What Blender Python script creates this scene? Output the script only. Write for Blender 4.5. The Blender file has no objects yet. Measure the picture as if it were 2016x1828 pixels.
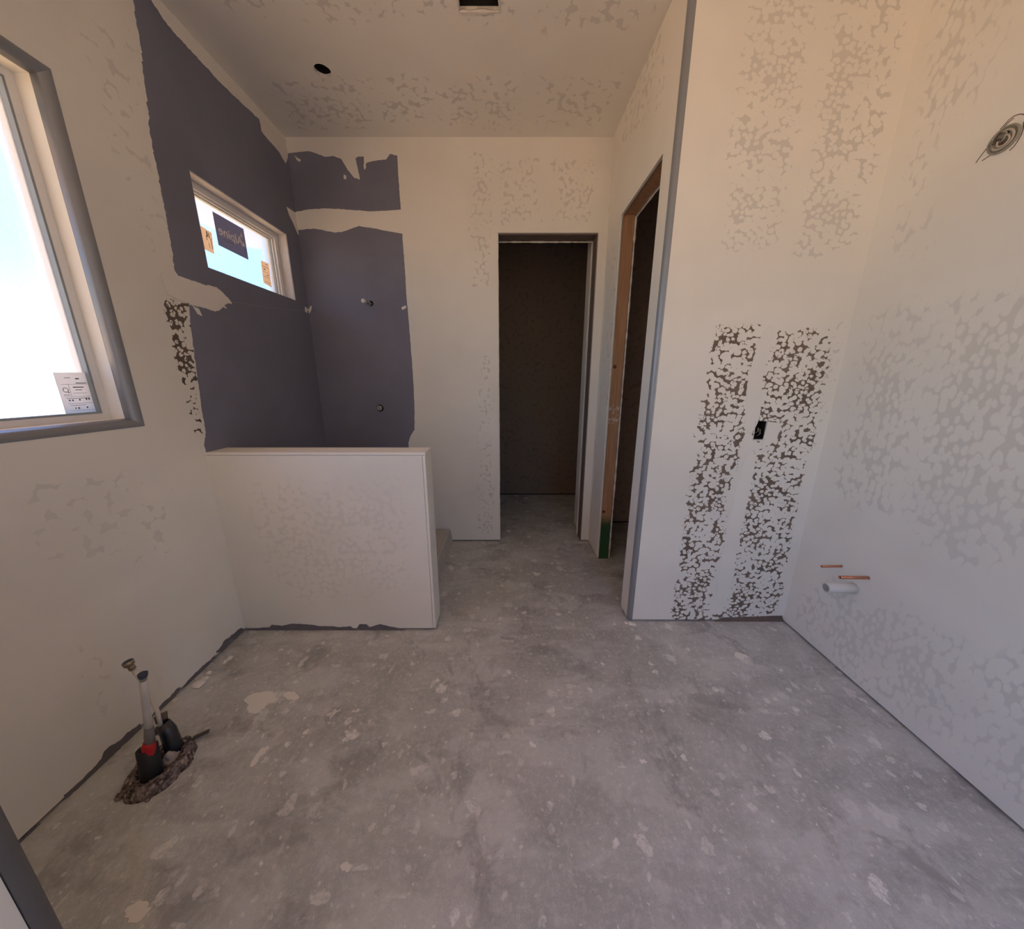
import bpy, bmesh, math, random
from mathutils import Vector, noise
from mathutils.geometry import tessellate_polygon
random.seed(7)
SC = bpy.context.scene
COL = SC.collection

# ---------------------------------------------------------------- camera
cd = bpy.data.cameras.new('camera')
cam = bpy.data.objects.new('camera', cd)
COL.objects.link(cam)
cam.location = (0, 0, 1.2)
cam.rotation_euler = (math.radians(90 - 14.0), 0, 0)
cd.sensor_fit = 'HORIZONTAL'; cd.sensor_width = 36
cd.lens = 36 * 657 / 2016
cd.shift_x = 6 / 2016
cd.clip_start = 0.02
SC.camera = cam

# ---------------------------------------------------------------- daylight
W = bpy.data.worlds.new('daylight'); SC.world = W
W.use_nodes = True
wn, wl = W.node_tree.nodes, W.node_tree.links
wn.clear()
wo = wn.new('ShaderNodeOutputWorld'); wb = wn.new('ShaderNodeBackground')
wtc = wn.new('ShaderNodeTexCoord'); wsx = wn.new('ShaderNodeSeparateXYZ')
wmr = wn.new('ShaderNodeMapRange'); wmr.inputs['From Min'].default_value = -1; wmr.inputs['From Max'].default_value = 1
wr = wn.new('ShaderNodeValToRGB')
wl.new(wtc.outputs['Generated'], wsx.inputs[0]); wl.new(wsx.outputs['Z'], wmr.inputs['Value'])
wl.new(wmr.outputs[0], wr.inputs[0]); wl.new(wr.outputs[0], wb.inputs[0]); wl.new(wb.outputs[0], wo.inputs[0])
# below the horizon: sunlit desert ground; above: pale haze turning into blue sky
SKY = [(0.0, (1.84, 1.12, 0.60)), (0.40, (1.80, 1.12, 0.66)), (0.46, (1.32, 1.08, 0.84)), (0.495, (1.02, 1.04, 1.04)),
       (0.53, (0.66, 0.96, 1.14)), (0.60, (0.36, 0.76, 1.28)), (0.78, (0.36, 0.72, 1.75)), (1.0, (0.30, 0.60, 1.75))]
while len(wr.color_ramp.elements) < len(SKY): wr.color_ramp.elements.new(0.5)
for e, (p, c) in zip(wr.color_ramp.elements, SKY):
    e.position = p; e.color = (*c, 1)
wb.inputs['Strength'].default_value = 0.88
SC.view_settings.view_transform = 'Standard'
SC.view_settings.look = 'None'
SC.view_settings.gamma = 1.0
SC.view_settings.use_curve_mapping = False
SC.view_settings.exposure = 1.46
SC.cycles.use_denoising = True
SC.cycles.max_bounces = 14
SC.cycles.diffuse_bounces = 5
SC.cycles.use_adaptive_sampling = True
SC.cycles.adaptive_threshold = 0.08
SC.cycles.transparent_max_bounces = 16
SC.cycles.caustics_refractive = True
SC.cycles.blur_glossy = 0.5

def portal(name, loc, sy, sz, rot):
    l = bpy.data.lights.new(name, 'AREA'); l.shape = 'RECTANGLE'; l.size = sy; l.size_y = sz
    l.cycles.is_portal = True
    o = bpy.data.objects.new(name, l); COL.objects.link(o); o.location = loc; o.rotation_euler = rot
    return o
portal('window_daylight', (-1.47, 0.80, 1.555), 0.98, 0.98, (0, math.radians(-90), 0))
portal('transom_daylight', (-1.47, 1.925, 1.86), 0.36, 0.62, (0, math.radians(-90), 0))

portal('added_side_daylight', (-1.47, -0.455, 1.45), 1.5, 1.0, (0, math.radians(-90), 0))  # portal for an added opening out of view beside the camera
portal('added_rear_daylight', (0.85, -1.13, 1.30), 0.5, 1.8, (math.radians(90), 0, 0))  # portal for an added opening behind the camera, extra room light

# ---------------------------------------------------------------- outlines measured on the walls (metres, in each wall's own two axes)
D = {
  'purple_left_up': [(1.52,2.489),(1.515,2.402),(1.493,2.214),(1.474,2.066),(1.468,1.888),(1.463,1.734),(1.451,1.607),(1.571,1.591),(1.703,1.561),(1.976,1.588),(2.378,1.631),(2.378,2.409),(2.378,2.48),(2.196,2.501),(2.137,2.51),(2.135,2.531),(1.878,2.512),(1.65,2.524),(1.6,2.549),(1.578,2.565),(1.518,2.528)],
  'purple_left_low': [(1.484,1.503),(1.468,1.403),(1.45,1.221),(1.438,1.096),(1.433,0.987),(1.41,0.934),(1.413,0.92),(1.413,0.05),(2.378,0.238),(2.378,0.758),(2.378,1.636),(1.713,1.568),(1.627,1.507),(1.549,1.504)],
  'comp_left': [(1.439,1.639),(1.461,1.604),(1.509,1.604),(1.574,1.602),(1.639,1.608),(1.668,1.594),(1.693,1.578),(1.713,1.554),(1.654,1.546),(1.677,1.527),(1.634,1.534),(1.609,1.5),(1.55,1.507),(1.503,1.507),(1.472,1.508),(1.4,1.522),(1.388,1.589)],
  'flake_left': [(1.497,1.502),(1.524,1.497),(1.533,1.469),(1.513,1.474)],
  'comp_corner_left': [(2.138,2.516),(2.137,2.482),(2.177,2.474),(2.278,2.466),(2.3,2.449),(2.324,2.437),(2.354,2.483),(2.367,2.536),(2.178,2.556),(2.129,2.538)],
  'comp_corner_low': [(2.273,2.196),(2.367,2.202),(2.429,2.2),(2.382,2.078),(2.352,2.081),(2.318,2.128),(2.287,2.158)],
  'purple_back_up': [(-1.327,2.491),(-1.327,2.504),(-1.237,2.514),(-1.182,2.517),(-1.133,2.504),(-1.09,2.489),(-1.041,2.494),(-0.995,2.479),(-0.962,2.423),(-0.93,2.384),(-0.895,2.374),(-0.901,2.423),(-0.91,2.481),(-0.891,2.491),(-0.861,2.491),(-0.864,2.436),(-0.846,2.461),(-0.806,2.469),(-0.73,2.476),(-0.703,2.504),(-0.662,2.496),(-0.663,2.41),(-0.663,2.332),(-0.662,2.22),(-0.722,2.215),(-0.847,2.21),(-0.971,2.218),(-1.125,2.226),(-1.235,2.22),(-1.327,2.204),(-1.327,2.253)],
  'purple_back_low': [(-1.327,2.109),(-1.202,2.117),(-1.141,2.106),(-1.079,2.095),(-1.031,2.1),(-0.966,2.12),(-0.93,2.131),(-0.825,2.117),(-0.732,2.1),(-0.663,2.089),(-0.663,2.005),(-0.662,1.89),(-0.664,1.743),(-0.658,1.495),(-0.656,1.234),(-0.66,1.029),(-0.671,0.865),(-0.703,0.821),(-0.722,0.769),(-0.685,-0.152),(-1.327,-0.152),(-1.327,0.74),(-1.327,1.621),(-1.327,2.033)],
  'comp_spot1': [(-0.989,2.4),(-0.975,2.394),(-0.977,2.374),(-0.992,2.379)],
  'comp_spot2': [(-1.269,2.496),(-1.253,2.484),(-1.234,2.474),(-1.241,2.464),(-1.258,2.471)],
  'comp_spot3': [(-0.86,2.466),(-0.855,2.456),(-0.852,2.436),(-0.862,2.423),(-0.866,2.443)],
  'scuff1': [(-0.702,1.667),(-0.672,1.679),(-0.67,1.664),(-0.697,1.651)],
  'comp_corner_spot': [(2.323,1.665),(2.354,1.656),(2.336,1.629),(2.315,1.637)],
  'comp_corner_spot_b': [(-1.315,1.645),(-1.295,1.673),(-1.284,1.676),(-1.292,1.648),(-1.311,1.627)],
  'seam_line': [(1.715,1.564),(1.976,1.588),(2.339,1.641)],
  'm_left': [[(0.878,0.944),(1.23,0.841),(1.15,0.519),(0.821,0.714)],[(1.313,2.242),(1.503,2.42),(1.467,2.015),(1.45,1.642),(1.377,1.653),(1.33,1.896)],[(0.844,0.41),(0.931,0.328),(0.882,0.13),(0.799,0.231)]],
  'b_left': [[(1.378,1.526),(1.43,1.52),(1.484,1.503),(1.467,1.384),(1.449,1.2),(1.425,0.967),(1.386,0.994),(1.372,1.161),(1.368,1.353)]],
  'm_pony': [[(-1.13,0.742),(-0.815,0.742),(-0.496,0.789),(-0.464,0.621),(-0.519,0.202),(-0.989,0.174),(-1.152,0.366)]],
  'm_back': [[(-0.231,2.512),(-0.111,2.512),(-0.121,1.802),(-0.236,1.773)],[(-0.195,1.367),(-0.116,1.367),(-0.117,0.064),(-0.242,0.064)],[(-0.066,2.461),(0.175,2.486),(0.198,2.144),(-0.053,2.144)],[(0.25,2.474),(0.506,2.486),(0.521,2.144),(0.276,2.158)]],
  'm_pass': [[(2.281,2.748),(1.728,2.571),(1.594,2.25),(2.206,2.449)],[(2.231,1.988),(2.126,1.951),(2.049,1.051),(2.217,1.039)]],
  'm_ret': [[(0.827,2.5),(1.031,2.5),(1.052,1.939),(0.805,1.939)],[(1.082,2.5),(1.336,2.5),(1.36,1.922),(1.137,1.939)],[(0.833,1.939),(1.023,1.939),(1.05,1.702),(0.843,1.693)],[(1.118,1.939),(1.309,1.939),(1.353,1.684),(1.125,1.676)],[(1.355,1.424),(1.38,1.424),(1.386,0.913),(1.363,0.913)]],
  'b_ret': [[(0.849,1.428),(1.046,1.424),(1.056,1.004),(1.025,0.746),(1.035,0.129),(1.029,-0.006),(0.833,-0.009),(0.831,0.621),(0.828,1.027)],[(1.11,1.414),(1.349,1.408),(1.367,1.115),(1.357,0.89),(1.359,0.492),(1.378,0.084),(1.302,0.003),(0.989,-0.003),(1.104,0.099),(1.1,0.465),(1.094,0.89),(1.073,0.982),(1.079,1.221),(1.096,1.304)]],
  'm_right': [[(1.385,1.429),(1.228,1.451),(1.167,1.027),(1.177,0.738),(1.361,0.712)],[(1.144,1.434),(0.962,1.446),(0.795,0.774),(0.925,0.653),(1.085,0.698),(1.131,1.118)],[(1.421,2.442),(1.232,2.309),(1.244,2.069),(1.365,1.973)],[(1.383,1.954),(1.35,1.95),(1.348,1.817),(1.373,1.813)],[(1.37,1.748),(1.283,1.728),(1.282,1.637),(1.366,1.666)],[(1.427,0.133),(1.261,0.357),(1.056,0.389),(0.874,0.4),(0.837,0.102),(1.078,0.046),(1.367,0.066)],[(0.815,0.346),(0.72,0.541),(0.589,0.08),(0.76,0.084)]],
  'm_ceil': [[(-1.192,1.986),(-0.672,1.958),(-0.77,2.262),(-1.201,2.32)],[(-0.629,1.972),(-0.362,1.958),(-0.422,2.225),(-0.734,2.243)],[(-0.329,1.972),(0.055,1.958),(0.066,2.3),(-0.377,2.281)],[(0.151,1.972),(0.536,1.972),(0.527,2.243),(0.167,2.3)],[(-1.133,1.54),(-0.392,1.54),(-0.424,1.699),(-0.727,1.705),(-1.081,1.671)],[(-0.339,1.54),(0.014,1.54),(-0.004,1.728),(-0.361,1.69)],[(0.085,1.54),(0.579,1.54),(0.517,1.758),(0.119,1.738)]],
  'strip_left': [[(1.399,0.022),(1.386,0.033),(1.29,0.042),(1.244,0.022),(1.272,0.004),(1.305,0.012),(1.395,0.005)],[(1.242,0.017),(1.109,0.018),(1.098,0.011),(1.085,0.008),(1.105,-0.014),(1.171,-0.014)],[(1.076,0.018),(1.042,0.021),(0.973,0.015),(0.98,0.003),(1.038,-0.009)],[(0.926,0.022),(0.823,0.038),(0.813,0.024),(0.784,0.017),(0.717,0.019),(0.721,0.002),(0.806,-0.004),(0.866,0.003),(0.927,-0.009)],[(0.667,-0.003),(0.646,0.013),(0.629,0.005),(0.618,0.017),(0.615,-0.003),(0.631,-0.008),(0.654,-0.013)]],
  'strip_pony': [(-1.307,0.0),(-1.252,0.012),(-1.188,0.018),(-1.173,0.033),(-1.121,0.027),(-1.072,0.039),(-0.98,0.033),(-0.936,0.024),(-0.885,0.024),(-0.836,0.018),(-0.785,0.024),(-0.762,0.0),(-0.738,0.036),(-0.703,0.036),(-0.69,0.018),(-0.638,0.036),(-0.589,0.021),(-0.534,0.012),(-0.51,-0.003)],
  'strip_ret': [(1.055,-0.003),(1.09,0.024),(1.4,0.036),(1.413,-0.003)],
  'hole_switch': [(1.083,1.029),(1.132,1.029),(1.147,0.95),(1.097,0.95)],
  'flap': [(1.141,1.029),(1.191,1.022),(1.206,0.993),(1.192,0.97),(1.194,0.941),(1.156,0.922),(1.132,0.908),(1.134,0.959),(1.136,1.004)],
  'smear': [(1.05,1.424),(1.106,1.414),(1.092,1.324),(1.079,1.221),(1.102,1.093),(1.095,1.009),(1.078,0.982),(1.041,0.986),(1.028,1.115),(1.018,1.221)],
  'smear2': [(1.072,0.883),(1.117,0.876),(1.119,0.722),(1.103,0.492),(1.116,0.187),(1.091,0.099),(1.055,0.084),(1.04,0.216),(1.042,0.492),(1.053,0.722)],
  'splats': [[(-1.032,1.035),(-1.018,1.061),(-0.978,1.074),(-0.924,1.07),(-0.9,1.035),(-0.929,1.006),(-0.931,0.982),(-0.968,0.986)],[(-0.889,1.07),(-0.847,1.07),(-0.821,1.043),(-0.844,1.03),(-0.873,1.048)],[(-0.894,0.506),(-0.882,0.522),(-0.85,0.52),(-0.836,0.502),(-0.855,0.489),(-0.877,0.492)],[(-0.437,0.578),(-0.41,0.59),(-0.391,0.578),(-0.411,0.566)],[(1.024,1.267),(1.061,1.27),(1.078,1.244),(1.014,1.227)],[(-0.839,0.833),(-0.83,0.867),(-0.811,0.872),(-0.811,0.84),(-0.828,0.8)]],
}

PL = {'L': 'wall_left'}
PURPLE = (0.205, 0.210, 0.275)
PLASTER = (0.84, 0.815, 0.75)

# ---------------------------------------------------------------- node helpers
class NT:
    def __init__(s, name, axes=None):
        s.m = bpy.data.materials.new(name); s.m.use_nodes = True
        s.n, s.l = s.m.node_tree.nodes, s.m.node_tree.links
        s.n.clear()
        s.out = s.n.new('ShaderNodeOutputMaterial'); s.b = s.n.new('ShaderNodeBsdfPrincipled')
        s.l.new(s.b.outputs[0], s.out.inputs[0])
        s.tc = s.n.new('ShaderNodeTexCoord').outputs['Object']; s.dim = '3D'
        if axes:      # flat coordinates in the wall's own plane
            sx = s.n.new('ShaderNodeSeparateXYZ'); cx = s.n.new('ShaderNodeCombineXYZ'); s.l.new(s.tc, sx.inputs[0])
            for i, a in enumerate(axes): s.l.new(sx.outputs[a], cx.inputs[i])
            s.tc = cx.outputs[0]; s.dim = '2D'
    def put(s, sock, v):
        if isinstance(v, bpy.types.NodeSocket): s.l.new(v, sock)
        elif isinstance(v, tuple) and len(v) == 3 and sock.type == 'RGBA': sock.default_value = (*v, 1)
        else: sock.default_value = v
    def math(s, op, a, b=0.0, c=None, clamp=False):
        n = s.n.new('ShaderNodeMath'); n.operation = op; n.use_clamp = clamp
        s.put(n.inputs[0], a); s.put(n.inputs[1], b)
        if c is not None: s.put(n.inputs[2], c)
        return n.outputs[0]
    def step(s, v, a, b, lo=0.0, hi=1.0):
        n = s.n.new('ShaderNodeMapRange'); n.interpolation_type = 'SMOOTHSTEP'
        for i, x in zip(('Value', 'From Min', 'From Max', 'To Min', 'To Max'), (v, a, b, lo, hi)): s.put(n.inputs[i], x)
        return n.outputs[0]
    def noise(s, scale, detail=3, rough=0.55, vec=None, col=False, dist=0.0):
        n = s.n.new('ShaderNodeTexNoise'); n.noise_dimensions = s.dim
        s.put(n.inputs['Vector'], vec if vec is not None else s.tc)
        n.inputs['Scale'].default_value = scale; n.inputs['Detail'].default_value = detail
        n.inputs['Roughness'].default_value = rough; n.inputs['Distortion'].default_value = dist
        return n.outputs['Color' if col else 'Fac']
    def voronoi(s, scale, feature='F1', vec=None, rnd=1.0, out='Distance'):
        n = s.n.new('ShaderNodeTexVoronoi'); n.feature = feature; n.voronoi_dimensions = s.dim
        s.put(n.inputs['Vector'], vec if vec is not None else s.tc)
        n.inputs['Scale'].default_value = scale; n.inputs['Randomness'].default_value = rnd
        return n.outputs[out]
    def warp(s, amp, scale, vec=None, stretch=None):
        """object coordinates, stretched and pushed about by noise"""
        v = vec if vec is not None else s.tc
        if stretch:
            mp = s.n.new('ShaderNodeMapping'); s.l.new(v, mp.inputs[0]); mp.inputs['Scale'].default_value = stretch; v = mp.outputs[0]
        c = s.noise(scale, 3, 0.6, v, True)
        a = s.n.new('ShaderNodeVectorMath'); a.operation = 'SUBTRACT'; s.l.new(c, a.inputs[0]); a.inputs[1].default_value = (.5, .5, .5)
        b = s.n.new('ShaderNodeVectorMath'); b.operation = 'SCALE'; s.l.new(a.outputs[0], b.inputs[0]); b.inputs['Scale'].default_value = amp
        d = s.n.new('ShaderNodeVectorMath'); d.operation = 'ADD'; s.l.new(v, d.inputs[0]); s.l.new(b.outputs[0], d.inputs[1])
        return d.outputs[0]
    def mix(s, f, a, b):
        n = s.n.new('ShaderNodeMix'); n.data_type = 'RGBA'
        s.put(n.inputs['Factor'], f); s.put(n.inputs[6], a); s.put(n.inputs[7], b)
        return n.outputs[2]
    def attr(s, name):
        n = s.n.new('ShaderNodeAttribute'); n.attribute_name = name
        return n.outputs['Fac']
    def bump(s, h, strength=0.3, dist=0.002):
        n = s.n.new('ShaderNodeBump'); n.inputs['Strength'].default_value = strength; n.inputs['Distance'].default_value = dist
        s.put(n.inputs['Height'], h); s.l.new(n.outputs[0], s.b.inputs['Normal'])
    def done(s, col=None, rough=0.8, metal=0.0, spec=0.3, **kw):
        if col is not None: s.put(s.b.inputs['Base Color'], col)
        s.put(s.b.inputs['Roughness'], rough); s.put(s.b.inputs['Metallic'], metal)
        s.b.inputs['Specular IOR Level'].default_value = spec
        return s.m

def flat(name, col, rough=0.7, metal=0.0, spec=0.4, var=0.08, vs=30, bump=0.0):
    t = NT(name)
    n = t.noise(vs, 4)
    c = t.mix(n, tuple(x * (1 - var) for x in col), tuple(min(1, x * (1 + var)) for x in col))
    if bump: t.bump(n, bump)
    return t.done(c, rough, metal, spec)

def plaster(name, axes='YZ', base=PLASTER, mott=0.78, bare=(0.21, 0.165, 0.135), scale=40, stretch=(1, 1, 1), warp=0.02, cut=.60, bscale=None, soft=.06):
    """dried joint compound on drywall: stippled where the compound was rolled on and left"""
    t = NT(name, axes)
    big = t.noise(1.6, 3, 0.6)
    tint = t.mix(t.step(big, .35, .65), tuple(x * .965 for x in base), tuple(min(1, x * 1.02) for x in base))
    v = t.warp(warp, 22, None, stretch)
    f1 = t.voronoi(scale, 'F1', v, 1.0)
    blot = t.noise(9, 2, 0.6)
    m = t.attr('mottle')
    # board paper showing through between dabs: only where a point lies far from every dab's centre
    thr = t.math('SUBTRACT', cut + .30, t.math('MULTIPLY', m, t.step(blot, .30, .72, .16, .46)))
    a1 = t.math('MULTIPLY', t.step(t.math('SUBTRACT', f1, thr), -soft, soft), t.step(m, .08, .5))
    c = t.mix(a1, tint, tuple(x * mott for x in base))
    if bscale:
        b = t.attr('bare')
        v2 = t.warp(.016, 30, None, stretch)
        g1 = t.voronoi(bscale, 'F1', v2, 1.0); g2 = t.voronoi(bscale * 2.6, 'F1', v2, 1.0)
        thr2 = t.math('SUBTRACT', 1.0, t.math('MULTIPLY', b, t.step(blot, .34, .70, .34, .60)))
        a2 = t.step(t.math('SUBTRACT', g1, thr2), -.015, .015)
        a3 = t.math('MULTIPLY', t.step(g2, .70, .73), t.step(blot, .50, .56))
        ff = t.math('MULTIPLY', t.math('MAXIMUM', a2, a3), t.step(b, .3, .6))
        bc = t.mix(t.step(t.noise(6, 2), .4, .6), bare, tuple(x * 0.80 for x in bare))
        c = t.mix(ff, c, bc)
    t.bump(t.noise(70, 2, 0.6), 0.12, 0.001)
    return t.done(c, 0.85, 0, 0.2)

def purple_board():
    t = NT('purple_drywall')
    n = t.noise(2.5, 4, .6); s = t.voronoi(9, 'F1', t.warp(.1, 6)); 
    c = t.mix(t.step(n, .35, .65), tuple(x * .94 for x in PURPLE), tuple(x * 1.06 for x in PURPLE))
    dirt = t.math('MULTIPLY', t.step(s, .05, .02), t.step(t.noise(3, 2), .55, .65))
    c = t.mix(t.math('MULTIPLY', dirt, .35), c, (.45, .44, .44))
    t.bump(t.noise(160, 2), .08, .0005)
    return t.done(c, 0.62, 0, 0.3)

def concrete():
    t = NT('concrete_slab', 'XY')
    big = t.noise(1.3, 5, .62); med = t.noise(7, 5, .65, dist=.4); fine = t.noise(60, 4, .7); grit = t.noise(260, 2, .6)
    c = t.mix(t.step(big, .3, .7), (.445, .45, .435), (.565, .57, .55))
    c = t.mix(t.step(med, .25, .75), t.mix(.55, c, (.365, .37, .355)), t.mix(.35, c, (.62, .61, .59)))
    c = t.mix(t.math('MULTIPLY', t.step(fine, .46, .70), .38), c, (.74, .72, .69))
    c = t.mix(t.math('MULTIPLY', t.step(grit, .5, .72), .30), c, (.27, .26, .245))
    # dust film swept in soft arcs
    sw = t.noise(3.2, 4, .6, t.warp(.5, 1.2, None, (1, 2.2, 1)))
    c = t.mix(t.math('MULTIPLY', t.step(sw, .46, .64), .42), c, (.71, .715, .695))
    # dark scuffs
    c = t.mix(t.math('MULTIPLY', t.step(t.noise(4.5, 5, .72, t.warp(.3, 2)), .52, .70), .60), c, (.27, .26, .25))
    spots = None
    for sc, r, am, ws, thr, al in ((5.5, .16, .07, 16, .35, 1.0), (11, .26, .055, 26, .50, 1.1), (24, .30, .026, 55, .50, 1.0), (60, .30, .012, 90, .60, .8)):
        v = t.warp(am, ws)
        d = t.voronoi(sc, 'F1', v); rnd = t.voronoi(sc, 'F1', v, 1.0, 'Color')
        sp = t.n.new('ShaderNodeSeparateColor'); t.l.new(rnd, sp.inputs[0])
        rad = t.math('MULTIPLY', t.step(sp.outputs[0], thr, 1.0, 0, 1), r)
        f = t.step(t.math('SUBTRACT', rad, d), -.01, .05)
        f = t.math('MULTIPLY', f, t.math('MULTIPLY', t.math('MULTIPLY', sp.outputs[1], sp.outputs[1]), al))
        spots = f if spots is None else t.math('MAXIMUM', spots, f)
    # smears: stretched, broken flecks
    for st, sc in (((1, 2.6, 1), 8), ((2.2, 1, 1), 9)):
        v = t.warp(.10, 9, None, st)
        d = t.voronoi(sc, 'F1', v); rnd = t.voronoi(sc, 'F1', v, 1.0, 'Color')
        sp = t.n.new('ShaderNodeSeparateColor'); t.l.new(rnd, sp.inputs[0])
        f = t.step(t.math('SUBTRACT', t.math('MULTIPLY', t.step(sp.outputs[0], .72, 1), .2), d), -.02, .08)
        spots = t.math('MAXIMUM', spots, t.math('MULTIPLY', f, t.math('MULTIPLY', sp.outputs[1], .75)))
    spots = t.math('MULTIPLY', spots, t.step(t.noise(75, 3, .7), .32, .58, .35, 1))
    c = t.mix(spots, c, (.86, .84, .80))
    t.bump(t.math('ADD', t.math('MULTIPLY', fine, .4), t.math('MULTIPLY', spots, .6)), .35, .002)
    return t.done(c, t.step(med, .3, .7, .62, .82), 0, .35)

def stud_wood():
    t = NT('framing_lumber')
    v = t.warp(.02, 6, None, (30, 30, 1.2))
    g = t.noise(3.0, 5, .6, v)
    c = t.mix(t.step(g, .3, .7), (.42, .23, .125), (.56, .34, .20))
    k = t.voronoi(7, 'F1', t.warp(.02, 9))
    c = t.mix(t.step(k, .10, .05), c, (.12, .05, .025))
    # dab of plaster part way up
    sx = t.n.new('ShaderNodeSeparateXYZ'); t.l.new(t.tc, sx.inputs[0]); z = sx.outputs['Z']
    zz = t.math('ADD', z, t.math('MULTIPLY', t.noise(20, 3), .05))
    c = t.mix(t.math('MULTIPLY', t.step(t.noise(40, 3), .5, .6), t.math('MULTIPLY', t.step(zz, .95, .98), t.step(zz, 1.10, 1.06))), c, (.7, .62, .55))
    # green sealer brushed on the foot
    c = t.mix(t.step(zz, .37, .27), c, (.035, .10, .04))
    t.bump(g, .2, .001)
    return t.done(c, .75, 0, .25)

def backlit(name, col):
    t = NT(name); t.n.remove(t.b)
    d = t.n.new('ShaderNodeBsdfDiffuse'); s = t.n.new('ShaderNodeBsdfTranslucent'); m = t.n.new('ShaderNodeMixShader')
    for n in (d, s): n.inputs[0].default_value = (*col, 1)
    m.inputs[0].default_value = .5
    t.l.new(d.outputs[0], m.inputs[1]); t.l.new(s.outputs[0], m.inputs[2]); t.l.new(m.outputs[0], t.out.inputs[0])
    return t.m

def rough_glass():
    t = NT('obscure_glass')
    t.n.remove(t.b)
    tr = t.n.new('ShaderNodeBsdfTransparent'); tr.inputs[0].default_value = (.93, .96, .97, 1)
    rf = t.n.new('ShaderNodeBsdfRefraction'); rf.inputs['IOR'].default_value = 1.35; rf.inputs['Roughness'].default_value = .42
    rf.inputs[0].default_value = (.97, .98, 1, 1)
    gl = t.n.new('ShaderNodeBsdfGlossy'); gl.inputs['Roughness'].default_value = .25
    bp = t.n.new('ShaderNodeBump'); bp.inputs['Strength'].default_value = .6; bp.inputs['Distance'].default_value = .002
    t.l.new(t.noise(130, 3, .6), bp.inputs['Height'])
    t.l.new(bp.outputs[0], rf.inputs['Normal']); t.l.new(bp.outputs[0], gl.inputs['Normal'])
    m1 = t.n.new('ShaderNodeMixShader'); m1.inputs[0].default_value = .55
    t.l.new(tr.outputs[0], m1.inputs[1]); t.l.new(rf.outputs[0], m1.inputs[2])
    m2 = t.n.new('ShaderNodeMixShader'); m2.inputs[0].default_value = .04
    t.l.new(m1.outputs[0], m2.inputs[1]); t.l.new(gl.outputs[0], m2.inputs[2])
    t.l.new(m2.outputs[0], t.out.inputs[0])
    return t.m

def mortar():
    t = NT('broken_mortar')
    n = t.noise(70, 5, .7); v = t.voronoi(60, 'F1', t.warp(.02, 30))
    c = t.mix(t.step(n, .35, .68), (.05, .036, .033), (.34, .27, .25))
    c = t.mix(t.step(v, .35, .15), c, (.42, .34, .31))
    t.bump(n, .9, .006)
    return t.done(c, .9, 0, .2)

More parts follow.
